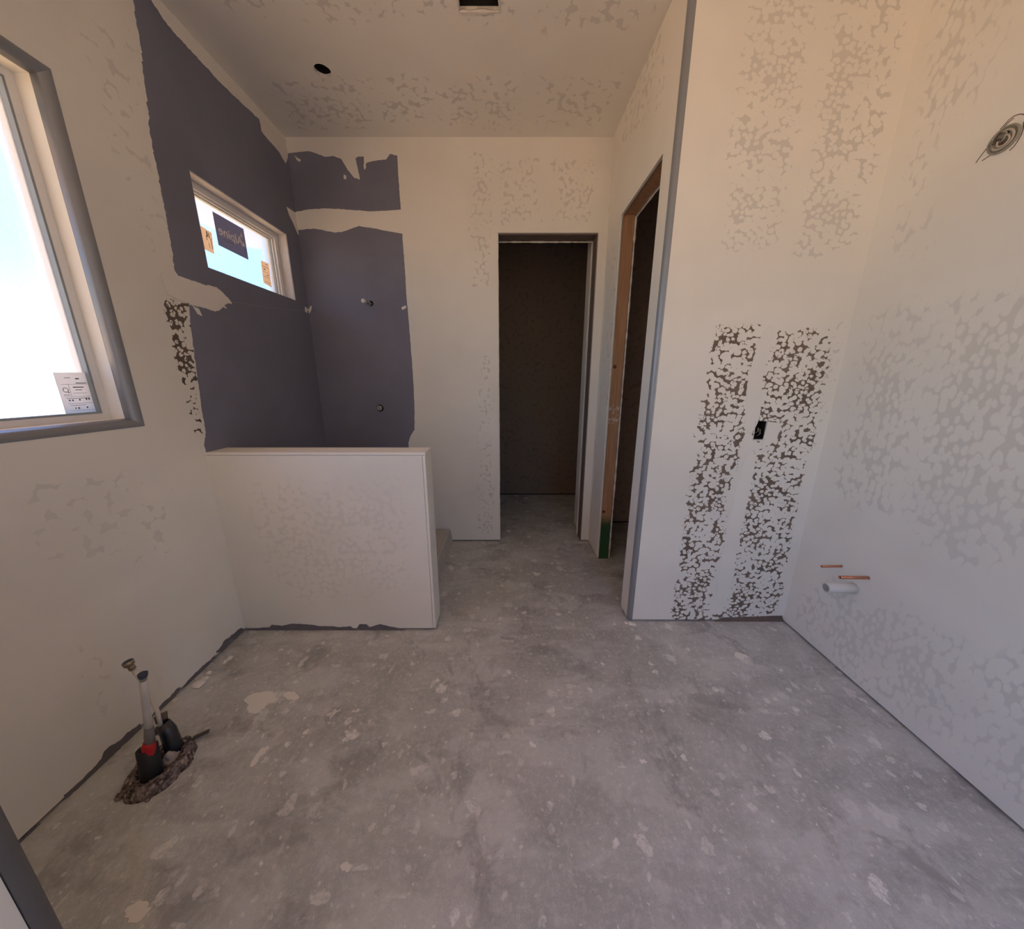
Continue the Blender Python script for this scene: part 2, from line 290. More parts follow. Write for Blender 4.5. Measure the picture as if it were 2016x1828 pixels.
M = dict(
    wall=plaster('joint_compound_wall', 'YZ', scale=36),
    wall_n=plaster('joint_compound_wall_near', 'XZ', scale=36),
    wall_c=plaster('joint_compound_wall_passage', 'YZ', scale=34, mott=.84),
    wall_r=plaster('joint_compound_wall_right', 'YZ', scale=46, stretch=(1.15, .65, 1), mott=.87, cut=.46, soft=.10),
    wall_t=plaster('joint_compound_wall_return', 'XZ', scale=48, stretch=(1, 1.15, 1), mott=.81, cut=.545, bscale=50, bare=(.22, .165, .13)),
    wall_b=plaster('joint_compound_wall_back', 'XZ', scale=44, mott=.82),
    wall_l=plaster('joint_compound_wall_left', 'YZ', scale=34, mott=.88, bscale=52, bare=(.16, .125, .10)),
    ceil=plaster('joint_compound_ceiling', 'XY', scale=34, mott=.80, warp=.04),
    pony=plaster('joint_compound_low_wall', 'XZ', scale=42, mott=.93, cut=.46, soft=.12),
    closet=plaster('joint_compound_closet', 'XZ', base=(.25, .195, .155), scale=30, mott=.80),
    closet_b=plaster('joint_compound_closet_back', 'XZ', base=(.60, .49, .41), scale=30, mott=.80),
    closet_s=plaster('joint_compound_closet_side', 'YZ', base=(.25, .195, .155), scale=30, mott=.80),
    comp=flat('joint_compound', (.83, .79, .735), .85, var=.03, vs=12, bump=.1),
    comp_green=flat('thin_joint_compound', (.60, .58, .48), .85, var=.12, vs=14, bump=.1),
    purple=purple_board(), floor=concrete(), wood=stud_wood(), glass=rough_glass(), mortar=mortar(),
    bead=flat('grey_corner_bead', (.27, .285, .31), .34, .25, .5, .06, 25),
    bead_shaded=flat('shaded_grey_corner_bead', (.13, .132, .14), .5, 0, .4, .08, 40),  # same bead as above, its shade put into a darker grey
    paper=flat('bare_grey_paper', (.16, .15, .165), .8, var=.25, vs=25),
    brown=flat('bare_brown_paper', (.17, .13, .11), .85, var=.3, vs=25),
    vinyl=flat('white_vinyl', (.80, .80, .80), .35, var=.02),
    gasket=flat('grey_glazing_gasket', (.30, .34, .36), .5),
    dark=flat('cavity_shade', (.015, .013, .012), .9),  # near-black colour stands in for shade inside boxes and holes
    gypsum=flat('gypsum_core', (.74, .70, .65), .9, var=.12, vs=60, bump=.4),
    stucco=flat('painted_soffit', (.62, .47, .36), .85, var=.05),
    copper=flat('copper', (.62, .27, .17), .38, .75, var=.2, vs=60),
    copper_end=flat('dark_copper_end', (.10, .055, .05), .6, .4),
    pvc=flat('white_pvc', (.72, .70, .66), .4, var=.04),
    pex=flat('milky_pex', (.60, .56, .50), .4, var=.06),
    blackp=flat('black_foam_sleeve', (.018, .017, .018), .55, var=.3),
    blacks=flat('black_plastic', (.02, .022, .028), .22, spec=.6),
    navy=flat('navy_plastic_cap', (.035, .045, .085), .35),
    red=flat('red_pex', (.50, .015, .02), .3),
    brass=flat('dull_brass', (.33, .28, .20), .35, .8, var=.2, vs=120),
    steel=flat('dull_steel', (.42, .42, .40), .35, .85, var=.15, vs=120),
    greybox=flat('grey_green_box', (.30, .29, .24), .6, var=.25, vs=60),
    wire=flat('pale_wire', (.50, .45, .38), .5), wired=flat('dark_wire', (.10, .06, .045), .5),
    stick_w=backlit('pale_paper_sticker', (.62, .60, .57)), stick_t=backlit('tan_paper_sticker', (.70, .50, .32)),
    stick_b=backlit('blue_grey_sticker', (.085, .088, .14)), ink=flat('grey_ink', (.16, .15, .14), .7),
    ink_p=flat('pale_ink', (.95, .86, .88), .5, var=0), ink_b=flat('faded_blue_ink', (.30, .29, .36), .6),
    green=flat('green_vent_edge', (.02, .05, .03), .7),
)

# ---------------------------------------------------------------- object helpers
def obj(name, me, mat=None, parent=None, loc=None):
    o = bpy.data.objects.new(name, me); COL.objects.link(o)
    if mat is not None: me.materials.append(mat)
    if parent is not None: o.parent = parent
    if loc is not None: o.location = loc
    return o
def structure(o): o['kind'] = 'structure'; return o
def thing(o, label, cat, group=None):
    o['label'] = label; o['category'] = cat
    if group: o['group'] = group
    return o
def empty(name, loc=(0, 0, 0)):
    o = bpy.data.objects.new(name, None); COL.objects.link(o); o.location = loc; o.empty_display_size = .05
    return o
def bm_mesh(bm, name='m', smooth=False):
    bmesh.ops.recalc_face_normals(bm, faces=bm.faces)
    me = bpy.data.meshes.new(name); bm.to_mesh(me); bm.free()
    if smooth:
        for p in me.polygons: p.use_smooth = True
    return me
def addbox(bm, a, b):
    x0, y0, z0 = a; x1, y1, z1 = b
    v = [bm.verts.new(p) for p in ((x0,y0,z0),(x1,y0,z0),(x1,y1,z0),(x0,y1,z0),(x0,y0,z1),(x1,y0,z1),(x1,y1,z1),(x0,y1,z1))]
    for f in ((0,3,2,1),(4,5,6,7),(0,1,5,4),(1,2,6,5),(2,3,7,6),(3,0,4,7)): bm.faces.new([v[i] for i in f])
def box(name, a, b, mat, parent=None, bevel=0.0):
    bm = bmesh.new(); addbox(bm, a, b)
    if bevel: bmesh.ops.bevel(bm, geom=bm.edges[:], offset=bevel, segments=2, affect='EDGES', profile=.7)
    return obj(name, bm_mesh(bm, name), mat, parent)
def frame_path(pts):
    out = []
    n = len(pts); up = Vector((0, 0, 1))
    prev = None
    for i in range(n):
        d = (pts[min(i + 1, n - 1)] - pts[max(i - 1, 0)]).normalized()
        if prev is None:
            a = d.cross(up) if abs(d.dot(up)) < .95 else d.cross(Vector((1, 0, 0)))
        else: a = prev - d * prev.dot(d)
        a.normalize(); prev = a
        out.append((a, d.cross(a)))
    return out
def addtube(bm, pts, r, seg=20, caps=True, inner=None):
    """tube along points; r number or list; inner: hollow with that radius"""
    pts = [Vector(p) for p in pts]; fr = frame_path(pts)
    R = r if isinstance(r, (list, tuple)) else [r] * len(pts)
    def ring(p, f, rr): return [bm.verts.new(p + f[0] * math.cos(2*math.pi*k/seg) * rr + f[1] * math.sin(2*math.pi*k/seg) * rr) for k in range(seg)]
    A = [ring(p, f, rr) for p, f, rr in zip(pts, fr, R)]
    for a, b in zip(A, A[1:]):
        for k in range(seg): bm.faces.new((a[k], a[(k+1)%seg], b[(k+1)%seg], b[k]))
    if inner:
        B = [ring(p, f, rr * inner) for p, f, rr in zip(pts, fr, R)]
        for a, b in zip(B, B[1:]):
            for k in range(seg): bm.faces.new((b[k], b[(k+1)%seg], a[(k+1)%seg], a[k]))
        for a, b in ((A[0], B[0]), (A[-1], B[-1])):
            for k in range(seg): bm.faces.new((a[k], a[(k+1)%seg], b[(k+1)%seg], b[k]))
    elif caps:
        bm.faces.new(A[0][::-1]); bm.faces.new(A[-1])
def tube(name, pts, r, mat, parent=None, seg=20, inner=None):
    bm = bmesh.new(); addtube(bm, pts, r, seg, True, inner)
    me = bm_mesh(bm, name)
    for p in me.polygons: p.use_smooth = len(p.vertices) == 4
    return obj(name, me, mat, parent)

def poly_sd(poly, u, v):
    """signed distance, positive inside"""
    best = 1e9; ins = False; n = len(poly)
    for i in range(n):
        x0, y0 = poly[i]; x1, y1 = poly[(i + 1) % n]
        dx, dy = x1 - x0, y1 - y0; L = dx*dx + dy*dy or 1e-9
        t = max(0, min(1, ((u-x0)*dx + (v-y0)*dy) / L))
        best = min(best, (u-x0-dx*t)**2 + (v-y0-dy*t)**2)
        if (y0 > v) != (y1 > v) and u < dx * (v - y0) / (y1 - y0) + x0: ins = not ins
    d = math.sqrt(best)
    return d if ins else -d
def mask(polys, soft, gain=1.0):
    bb = [(min(p[0] for p in q), max(p[0] for p in q), min(p[1] for p in q), max(p[1] for p in q)) for q in polys]
    def f(u, v):
        r = 0
        for q, (a, b, c, d) in zip(polys, bb):
            if a - soft < u < b + soft and c - soft < v < d + soft:
                w = poly_sd(q, u, v) + .02 * noise.noise(Vector((u * 14, v * 14, 3)))
                r = max(r, min(1, max(0, .5 + w / soft)))
        return r * gain
    return f

# surfaces: (u,v,depth) -> world; depth > 0 goes behind the visible face, < 0 into the room
MAP = {
    'L': lambda u, v, d: (-1.31 - d, u, v), 'R': lambda u, v, d: (1.408 + d, u, v),
    'B': lambda u, v, d: (u, 2.36 + d, v), 'T': lambda u, v, d: (u, 1.472 + d, v),
    'C': lambda u, v, d: (0.612 + d, u, v), 'F': lambda u, v, d: (u, v, -d), 'CE': lambda u, v, d: (u, v, 2.587 + d),
    'P': lambda u, v, d: (u, 1.41 + d, v),
    'N': lambda u, v, d: (u, -1.0 - d, v),
}
def cuts(a, b, step, extra):
    n = max(1, round((b - a) / step)); xs = [a + (b - a) * i / n for i in range(n + 1)]
    for e in extra:
        if a < e < b:
            xs = [x for x in xs if abs(x - e) > step * .3 or x in (a, b)] + [e]
    return sorted(set(xs))
def slab(name, key, ur, vr, thick, mat, holes=(), step=.03, mott=None, bare=None, parent=None, mp=None, rounds=()):
    """gridded solid slab with rectangular openings; round openings are fitted in a square cell"""
    mp = mp or MAP[key]
    allh = list(holes) + [(c[0]-c[2]*1.3, c[0]+c[2]*1.3, c[1]-c[2]*1.3, c[1]+c[2]*1.3) for c in rounds]
    us = cuts(*ur, step, [e for h in allh for e in h[:2]]); vs = cuts(*vr, step, [e for h in allh for e in h[2:]])
    def solid(i, j):
        if i < 0 or j < 0 or i >= len(us)-1 or j >= len(vs)-1: return False
        cu, cv = (us[i]+us[i+1])/2, (vs[j]+vs[j+1])/2
        return not any(h[0] < cu < h[1] and h[2] < cv < h[3] for h in allh)
    verts, faces, uv, ix = [], [], [], {}
    def V(i, j, d):
        k = (i, j, d)
        if k not in ix:
            ix[k] = len(verts); verts.append(mp(us[i], vs[j], d)); uv.append((us[i], vs[j]))
        return ix[k]
    for i in range(len(us)-1):
        for j in range(len(vs)-1):
            if not solid(i, j): continue
            faces.append((V(i,j,0), V(i+1,j,0), V(i+1,j+1,0), V(i,j+1,0)))
            faces.append((V(i,j,thick), V(i,j+1,thick), V(i+1,j+1,thick), V(i+1,j,thick)))
            for (a, b, di, dj) in (((i,j),(i+1,j),0,-1), ((i+1,j),(i+1,j+1),1,0), ((i+1,j+1),(i,j+1),0,1), ((i,j+1),(i,j),-1,0)):
                if not solid(i+di, j+dj):
                    faces.append((V(*b,0), V(*a,0), V(*a,thick), V(*b,thick)))
    for (cu, cv, r) in rounds:
        h = r * 1.3; N = 32; o, c0, c1, o1 = [], [], [], []
        for k in range(N):
            a = 2*math.pi*(k+.5)/N; x, y = math.cos(a), math.sin(a); m = max(abs(x), abs(y))
            rr = r * (1 + .05 * noise.noise(Vector((x*2, y*2, cu))))
            for L, (pu, pv, d) in ((o, (cu+x/m*h, cv+y/m*h, 0)), (c0, (cu+x*rr, cv+y*rr, 0)), (c1, (cu+x*rr, cv+y*rr, .016)), (o1, (cu+x/m*h, cv+y/m*h, .016))):
                L.append(len(verts)); verts.append(mp(pu, pv, d)); uv.append((pu, pv))
        for k in range(N):
            q = (k+1) % N
            faces += [(o[k], o[q], c0[q], c0[k]), (c0[k], c0[q], c1[q], c1[k]), (c1[k], c1[q], o1[q], o1[k])]
        for (sx, sy) in ((-1,-1),(1,-1),(1,1),(-1,1)):   # the square's own corners
            b = len(verts); k0 = min(range(N), key=lambda k: (verts_uv(uv, o[k], cu, cv, sx*h, sy*h)))
            verts.append(mp(cu+sx*h, cv+sy*h, 0)); uv.append((cu+sx*h, cv+sy*h))
            ks = sorted(range(N), key=lambda k: verts_uv(uv, o[k], cu, cv, sx*h, sy*h))[:2]
            faces.append((o[ks[0]], o[ks[1]], b))
    me = bpy.data.meshes.new(name); me.from_pydata(verts, [], faces)
    for an, fn in (('mottle', mott), ('bare', bare)):
        if fn:
            at = me.attributes.new(an, 'FLOAT', 'POINT')
            at.data.foreach_set('value', [fn(*p) for p in uv])
    bm = bmesh.new(); bm.from_mesh(me); bmesh.ops.recalc_face_normals(bm, faces=bm.faces); bm.to_mesh(me); bm.free()
    o = obj(name, me, mat, parent)
    return structure(o) if parent is None else o
def verts_uv(uv, i, cu, cv, x, y): return (uv[i][0]-cu-x)**2 + (uv[i][1]-cv-y)**2

def ragged(poly, amp, step=.007, seed=0):
    out = []; n = len(poly)
    for i in range(n):
        a, b = Vector(poly[i]), Vector(poly[(i+1) % n]); L = (b-a).length
        k = max(1, int(L/step)); t = (b-a)/(L or 1); nn = Vector((-t.y, t.x))
        for j in range(k):
            p = a + (b-a)*j/k
            w = math.sin(math.pi*j/k)**.3 if k > 3 else .8
            s = noise.noise(Vector((p.x*42, p.y*42, seed))) + .6*noise.noise(Vector((p.x*110, p.y*110, seed+5)))
            p = p + nn*s*amp*w
            out.append((p.x, p.y))
    return out
def soften(p, n=2):
    for _ in range(n):
        p = [q for i in range(len(p)) for q in (((p[i][0]*.75+p[(i+1)%len(p)][0]*.25, p[i][1]*.75+p[(i+1)%len(p)][1]*.25)), ((p[i][0]*.25+p[(i+1)%len(p)][0]*.75, p[i][1]*.25+p[(i+1)%len(p)][1]*.75)))]
    return p
def sheet(name, key, outline, off, th, mat, parent, holes=(), amp=.003, step=.007, seed=0):
    """thin piece with an irregular outline lying on a surface: from off to off - th in front of it"""
    mp = MAP[key] if isinstance(key, str) else key
    pl = ragged(outline, amp, step, seed) if amp else list(outline)
    loops = [pl] + [([(h[0], h[2]), (h[1], h[2]), (h[1], h[3]), (h[0], h[3])] if len(h) == 4 else
                    [(h[0]+h[2]*math.cos(a*math.pi/12), h[1]+h[2]*math.sin(a*math.pi/12)) for a in range(24)]) for h in holes]
    flatp = [p for l in loops for p in l]
    tris = tessellate_polygon([[Vector((p[0], p[1], 0)) for p in l] for l in loops])
    n = len(flatp)
    vs = [mp(p[0], p[1], -off-th) for p in flatp] + [mp(p[0], p[1], -off) for p in flatp]
    fs = [tuple(t) for t in tris]; base = 0
    for l in loops:
        for i in range(len(l)):
            j = (i+1) % len(l); fs.append((base+i, base+j, base+j+n, base+i+n))
        base += len(l)
    me = bpy.data.meshes.new(name); me.from_pydata(vs, [], fs)
    bm = bmesh.new(); bm.from_mesh(me); bmesh.ops.recalc_face_normals(bm, faces=bm.faces); bm.to_mesh(me); bm.free()
    return obj(name, me, mat, parent)

# ---------------------------------------------------------------- the room shell
H = 2.587; GAP = .012
BW = (.32, 1.198, 1.044, 2.065)          # large window opening, to the outside of its rounded beads
SW = (1.617, 2.232, 1.681, 2.040)        # shower transom
floor = slab('floor', 'F', (-1.48, 2.2), (-1.12, 4.0), .1, M['floor'], step=.5)
CH = (-.859, 1.932, .037); VENT = (-.193, -.036, 1.36, 1.676)
ceiling = slab('ceiling', 'CE', (-1.47, 2.1), (-1.12, 3.7), .016, M['ceil'], [VENT], .035, mask(D['m_ceil'], .09), rounds=[CH])
box('attic_deck', (-1.47, -1.12, 2.95), (2.1, 3.7, 2.99), M['dark'], ceiling)
bm = bmesh.new()
addbox(bm, (-1.47, -1.12, H+.016), (-1.45, 3.7, 2.95)); addbox(bm, (2.08, -1.12, H+.016), (2.1, 3.7, 2.95))
addbox(bm, (-1.45, -1.12, H+.016), (2.08, -1.10, 2.95)); addbox(bm, (-1.45, 3.68, H+.016), (2.08, 3.7, 2.95))
obj('attic_wall', bm_mesh(bm), M['dark'], ceiling)

wall_left = slab('wall_left', 'L', (-1.1, 2.50), (GAP, H), .16, M['wall_l'],
                 [(BW[0], BW[1], BW[2], BW[3]), SW, (-.97, .06, .66, 2.24)], .028, mask(D['m_left'], .10, .8), mask(D['b_left'], .015, 1.12))  # last opening added out of view to let in extra daylight
SWV = (-.899, 1.018, .021); SHA = (-.898, 1.690, .016)
wall_back = slab('wall_back', 'B', (-1.31, .612), (GAP, H), .115, M['wall_b'],
                 [(-.070, .557, GAP-1, 2.095), (-.93, -.87, .985, 1.05), (-.925, -.87, 1.665, 1.715)], .028, mask(D['m_back'], .05))
wall_right = slab('wall_right', 'R', (-1.1, 1.472), (GAP, H), .13, M['wall_r'], step=.03, mott=mask(D['m_right'], .13))
wall_return = slab('wall_return', 'T', (.634, 1.408), (GAP, H), .115, M['wall_t'], [(1.088, 1.140, .948, 1.030)], .022,
                   mask(D['m_ret'], .06), mask(D['b_ret'], .03))
wall_passage = slab('wall_passage', 'C', (1.494, 2.36), (GAP, H), .0125, M['wall_c'], [(1.585, 2.098, GAP-1, 2.078)], .03, mask(D['m_pass'], .05))
slab('closet_side_board', 'C', (1.587, 2.60), (GAP, H), .0125, M['closet_s'], [(1.583, 2.101, GAP-1, 2.072)], .05, parent=wall_passage,
     mp=lambda u, v, d: (.612+.078+d, u, v))
wall_near = slab('wall_near', 'N', (-1.31, 1.408), (0, H), .12, M['wall_n'], [(.60, 1.10, .40, 2.2)], .2)  # unseen opening added here to bring more daylight in

# sole plates set back under the boards leave the dark gap at the floor
def plate(name, a, b, parent): return box(name, a, b, M['brown'], parent)
plate('sole_plate', (-1.44, -1.12, 0), (-1.323, 2.4, GAP), wall_left)
plate('sole_plate', (1.421, -1.1, 0), (1.53, 1.47, GAP), wall_right)
plate('sole_plate', (.66, 1.485, 0), (1.405, 1.575, GAP), wall_return)
plate('sole_plate', (-1.31, 2.373, 0), (-.072, 2.46, GAP), wall_back)
plate('sole_plate', (.559, 2.373, 0), (.600, 2.46, GAP), wall_back)

# framing inside the passage wall: jamb studs, header, top section
door_2 = empty('door_2', (.668, 1.85, 0)); structure(door_2)
def jb(name, a, b, parent, mat=None):
    o = box(name, a, b, mat or M['wood'], parent); o.location = tuple(-c for c in parent.location); return o
jb('jamb_stud', (.626, 2.101, 0), (.689, 2.145, 2.12), door_2)
jb('jamb_stud', (.626, 1.540, 0), (.689, 1.583, 2.12), door_2)
jb('header', (.626, 1.583, 2.082), (.689, 2.101, 2.165), door_2)
bm = bmesh.new()
addbox(bm, (.626, 2.145, GAP), (.689, 2.47, H)); addbox(bm, (.626, 1.50, 2.165), (.689, 2.145, H))
obj('wall_core', bm_mesh(bm), M['wood'], wall_passage)
# frayed paper and gypsum along the cut edges of the opening
def fray(key_mp, pts, parent, name='frayed_board_edge', seed=0, w=.006):
    bm = bmesh.new(); P = []
    for (a, b) in zip(pts, pts[1:]):
        a, b = Vector(a), Vector(b); k = max(2, int((b-a).length/.012))
        P += [a + (b-a)*i/k for i in range(k)]
    P.append(Vector(pts[-1]))
    R = [w*.5*(1 + .9*noise.noise(p*35 + Vector((seed, 0, 0)))) for p in P]
    addtube(bm, P, [max(.001, r) for r in R], 6)
    return obj(name, bm_mesh(bm), M['gypsum'], parent)
fray(0, [(.618, 2.097, GAP), (.618, 2.097, 2.080), (.618, 1.588, 2.080)], wall_passage, seed=1)
fray(0, [(.697, 2.100, GAP), (.697, 2.100, 2.073), (.697, 1.585, 2.073)], wall_passage, seed=2, w=.010)
fray(0, [(.612+.006, 1.586, GAP), (.618, 1.586, 2.076)], wall_passage, seed=3, w=.007)

# back doorway: brown plate under the header and bare stud at the side, ragged board behind
door_1 = empty('door_1', (.25, 2.41, 0)); structure(door_1)
jb('header', (-.075, 2.374, 2.097), (.575, 2.462, 2.16), door_1, M['brown'])
jb('jamb_stud', (.5585, 2.374, 0), (.600, 2.462, 2.10), door_1)
jb('jamb_stud', (-.115, 2.374, 0), (-.072, 2.462, 2.10), door_1)
fray(0, [(-.066, 2.470, 2.083), (.546, 2.470, 2.083), (.546, 2.470, GAP)], wall_back, seed=5, w=.009)
fray(0, [(-.068, 2.366, 2.094), (-.068, 2.366, GAP)], wall_back, seed=6, w=.005)

jb('header_face', (-.069, 2.374, 2.089), (.5565, 2.464, 2.0949), door_1, M['brown'])
jb('jamb_face', (.5515, 2.374, 0), (.5569, 2.464, 2.089), door_1, M['brown'])
# rooms behind the two openings
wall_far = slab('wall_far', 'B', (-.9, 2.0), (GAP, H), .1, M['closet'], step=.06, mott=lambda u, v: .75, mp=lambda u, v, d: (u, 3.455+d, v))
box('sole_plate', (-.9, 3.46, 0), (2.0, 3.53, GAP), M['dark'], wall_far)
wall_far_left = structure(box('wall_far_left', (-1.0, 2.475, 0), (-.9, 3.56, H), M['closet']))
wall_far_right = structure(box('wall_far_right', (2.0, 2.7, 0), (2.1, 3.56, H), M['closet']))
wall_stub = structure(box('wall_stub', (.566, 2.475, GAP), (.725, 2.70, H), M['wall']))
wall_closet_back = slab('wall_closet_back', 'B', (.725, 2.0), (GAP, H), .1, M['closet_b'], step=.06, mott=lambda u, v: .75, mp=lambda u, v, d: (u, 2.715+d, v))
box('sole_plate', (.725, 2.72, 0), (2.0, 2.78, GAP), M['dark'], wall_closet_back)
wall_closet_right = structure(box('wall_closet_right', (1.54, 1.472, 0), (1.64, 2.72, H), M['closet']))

# tall corner bead where passage wall and return wall meet (bullnose)
def bullnose(name, c, r, a0, a1, z0, z1, mat, parent=None, n=10, lip=.0012):
    """quarter-round around vertical axis through c"""
    bm = bmesh.new(); rows = []
    for z in (z0, z1):
        row = []
        for k in range(n+1):
            a = math.radians(a0 + (a1-a0)*k/n); row.append(bm.verts.new((c[0]+(r+lip)*math.cos(a), c[1]+(r+lip)*math.sin(a), z)))
        row.append(bm.verts.new((c[0], c[1], z))); rows.append(row)
    m = len(rows[0])
    for k in range(m): bm.faces.new((rows[0][k], rows[0][(k+1)%m], rows[1][(k+1)%m], rows[1][k]))
    bm.faces.new(rows[0][::-1]); bm.faces.new(rows[1])
    me = bm_mesh(bm, name); me.shade_smooth() if hasattr(me, 'shade_smooth') else None
    o = obj(name, me, mat, parent)
    for p in me.polygons: p.use_smooth = len(p.vertices) == 4
    me.set_sharp_from_angle(angle=math.radians(50))
    return o
trim_1 = structure(bullnose('trim_1', (.634, 1.494), .021, 180, 270, .006, H, M['bead']))

# ---------------------------------------------------------------- shower boards and compound on the left wall
sheet('purple_board', 'L', D['purple_left_up'], 0, .0012, M['purple'], wall_left, holes=[SW], amp=.007, seed=1)['label'] = 'upper purple moisture board around the transom window'
sheet('purple_board', 'L', D['purple_left_low'], 0, .0008, M['purple'], wall_left, amp=.0035, seed=2)['label'] = 'lower purple moisture board beside the low wall'
for k, a, off in (('comp_left', .004, .0012), ('flake_left', .002, .0012), ('comp_corner_left', .003, .0012), ('comp_corner_low', .002, .0012), ('comp_corner_spot', .001, .0012)):
    sheet('compound_patch', 'L', D[k], off, .0014, M['comp'], wall_left, amp=a, seed=hash(k) % 7 if 0 else len(k))
bm = bmesh.new(); addtube(bm, [(-1.3087, u, v) for u, v in D['seam_line']], .0005, 6)
obj('board_seam', bm_mesh(bm), flat('pale_seam_tape', (.42, .40, .42)), wall_left)
hb = [(SWV[0], SWV[1], .024), (SHA[0], SHA[1], .017)]
sheet('purple_board', 'B', D['purple_back_up'], 0, .0012, M['purple'], wall_back, amp=.0025, seed=3)['label'] = 'upper purple moisture board with torn compound edge'
sheet('purple_board', 'B', D['purple_back_low'], 0, .0012, M['purple'], wall_back, holes=hb, amp=.0022, seed=4)['label'] = 'tall purple moisture board with shower fittings'
for k in ('comp_spot1', 'comp_spot2', 'comp_spot3', 'scuff1', 'comp_corner_spot_b'):
    sheet('compound_patch', 'B', D[k], .0012, .001, M['comp'], wall_back, amp=.0015, seed=len(k))

# bare paper strips near the floor
for i, p in enumerate(D['strip_left']): sheet('bare_paper_strip', 'L', p, 0, .0010, M['paper'], wall_left, amp=.007, seed=i)
sheet('bare_paper_strip', 'T', D['strip_ret'], 0, .001, M['brown'], wall_return, amp=.002, seed=4)

# crumbs of compound and grout dropped along the left wall
for i, (x, y, s) in enumerate(((-1.262, 1.105, .022), (-1.245, 1.235, .012), (-1.252, 1.215, .010), (-1.272, 1.16, .009), (-1.262, 1.13, .012))):
    bm = bmesh.new(); bmesh.ops.create_icosphere(bm, subdivisions=2, radius=s)
    for v in bm.verts:
        v.co *= 1 + .45*noise.noise(v.co*90 + Vector((i, 0, 0))); v.co.z = max(0, v.co.z*.45 + s*.2)
    obj('compound_crumb', bm_mesh(bm), M['comp'], floor, (x, y, 0))
for i, p in enumerate(D['splats']):
    sheet('compound_splat', 'F', soften(p), 0, .0014, M['comp'], floor, amp=.016, step=.005, seed=20+i)
for i, (x, y) in enumerate(((.62, 1.455), (.634, 1.449), (.60, 1.46))):
    bm = bmesh.new(); bmesh.ops.create_icosphere(bm, subdivisions=2, radius=.013-.002*i)
    for v in bm.verts:
        v.co *= 1 + .5*noise.noise(v.co*80 + Vector((i*3, 0, 0))); v.co.z = max(0, v.co.z*.4 + .002)
    obj('compound_crumb', bm_mesh(bm), M['comp'], floor, (x, y, 0))

# ---------------------------------------------------------------- large window
def picture_frame(name, x0, x1, yo, zo, w, mat, parent, bevel=.0015):
    """rectangular ring between outer (yo,zo) and outer shrunk by w; x0..x1 thick"""
    bm = bmesh.new()
    (a, b), (c, d) = yo, zo
    for (p, q) in (((x0, a, c), (x1, b, c+w)), ((x0, a, d-w), (x1, b, d)), ((x0, a, c+w), (x1, a+w, d-w)), ((x0, b-w, c+w), (x1, b, d-w))): addbox(bm, p, q)
    return obj(name, bm_mesh(bm), mat, parent)
R = .030
a, b, c, d = BW
window_1 = empty('window_1', (-1.395, (a+b)/2, c)); structure(window_1)
def under(o, root):
    o.parent = root; o.location = tuple(-v for v in root.location); return o
# plastered reveals
ia, ib, ic, id_ = a+R, b-R, c+R, d-R
for (p, q) in (((-1.468, ia-.028, ic-.028), (-1.34, ia, id_+.028)), ((-1.468, ib, ic-.028), (-1.34, ib+.028, id_+.028)),
               ((-1.468, ia, ic-.028), (-1.34, ib, ic)), ((-1.468, ia, id_), (-1.34, ib, id_+.028))):
    box('window_reveal', p, q, M['wall'], wall_left)
# bullnose bead: four mitred quarter rounds
def bead_ring(a, b, c, d, r, xf):
    N = 10; prof = [(r*(1-math.sin(t*math.pi/2/N)), r*(1-math.cos(t*math.pi/2/N))) for t in range(N+1)]
    # inset from the opening's outer line, depth behind the wall face
    segs = [((a, c), (b, c)), ((b, c), (b, d)), ((b, d), (a, d)), ((a, d), (a, c))]
    cx_, cy_ = (a+b)/2, (c+d)/2
    for (p, q) in segs:
        bm = bmesh.new(); rows = []
        for (py, pz) in (p, q):
            row = []
            for t in range(N+1):
                an = math.pi/2*t/N
                inset = r*(1-math.cos(an)) - (.0012 if t < N else 0); dep = r*(1-math.sin(an))
                inset, dep = r*math.sin(an), r*(1-math.cos(an))
                sy = 1 if py < cx_ else -1; sz = 1 if pz < cy_ else -1
                row.append(bm.verts.new((xf - dep + .0012, py + sy*inset, pz + sz*inset)))
            row.append(bm.verts.new((xf - r, py, pz))); rows.append(row)
        m = len(rows[0])
        for k in range(m): bm.faces.new((rows[0][k], rows[0][(k+1)%m], rows[1][(k+1)%m], rows[1][k]))
        bm.faces.new(rows[0][::-1]); bm.faces.new(rows[1])
        me = bm_mesh(bm)
        for f in me.polygons: f.use_smooth = len(f.vertices) == 4
        me.set_sharp_from_angle(angle=math.radians(50))
        obj('corner_bead', me, M['bead'], wall_left)
bead_ring(a, b, c, d, R, -1.31)
under(picture_frame('window_frame', -1.455, -1.385, (ia, ib), (ic, id_), .020, M['vinyl'], None), window_1)
under(picture_frame('glazing_gasket', -1.410, -1.388, (ia+.020, ib-.020), (ic+.020, id_-.020), .006, M['gasket'], None), window_1)
under(box('pane', (-1.408, ia+.018, ic+.018), (-1.402, ib-.018, id_-.018), M['glass']), window_1)

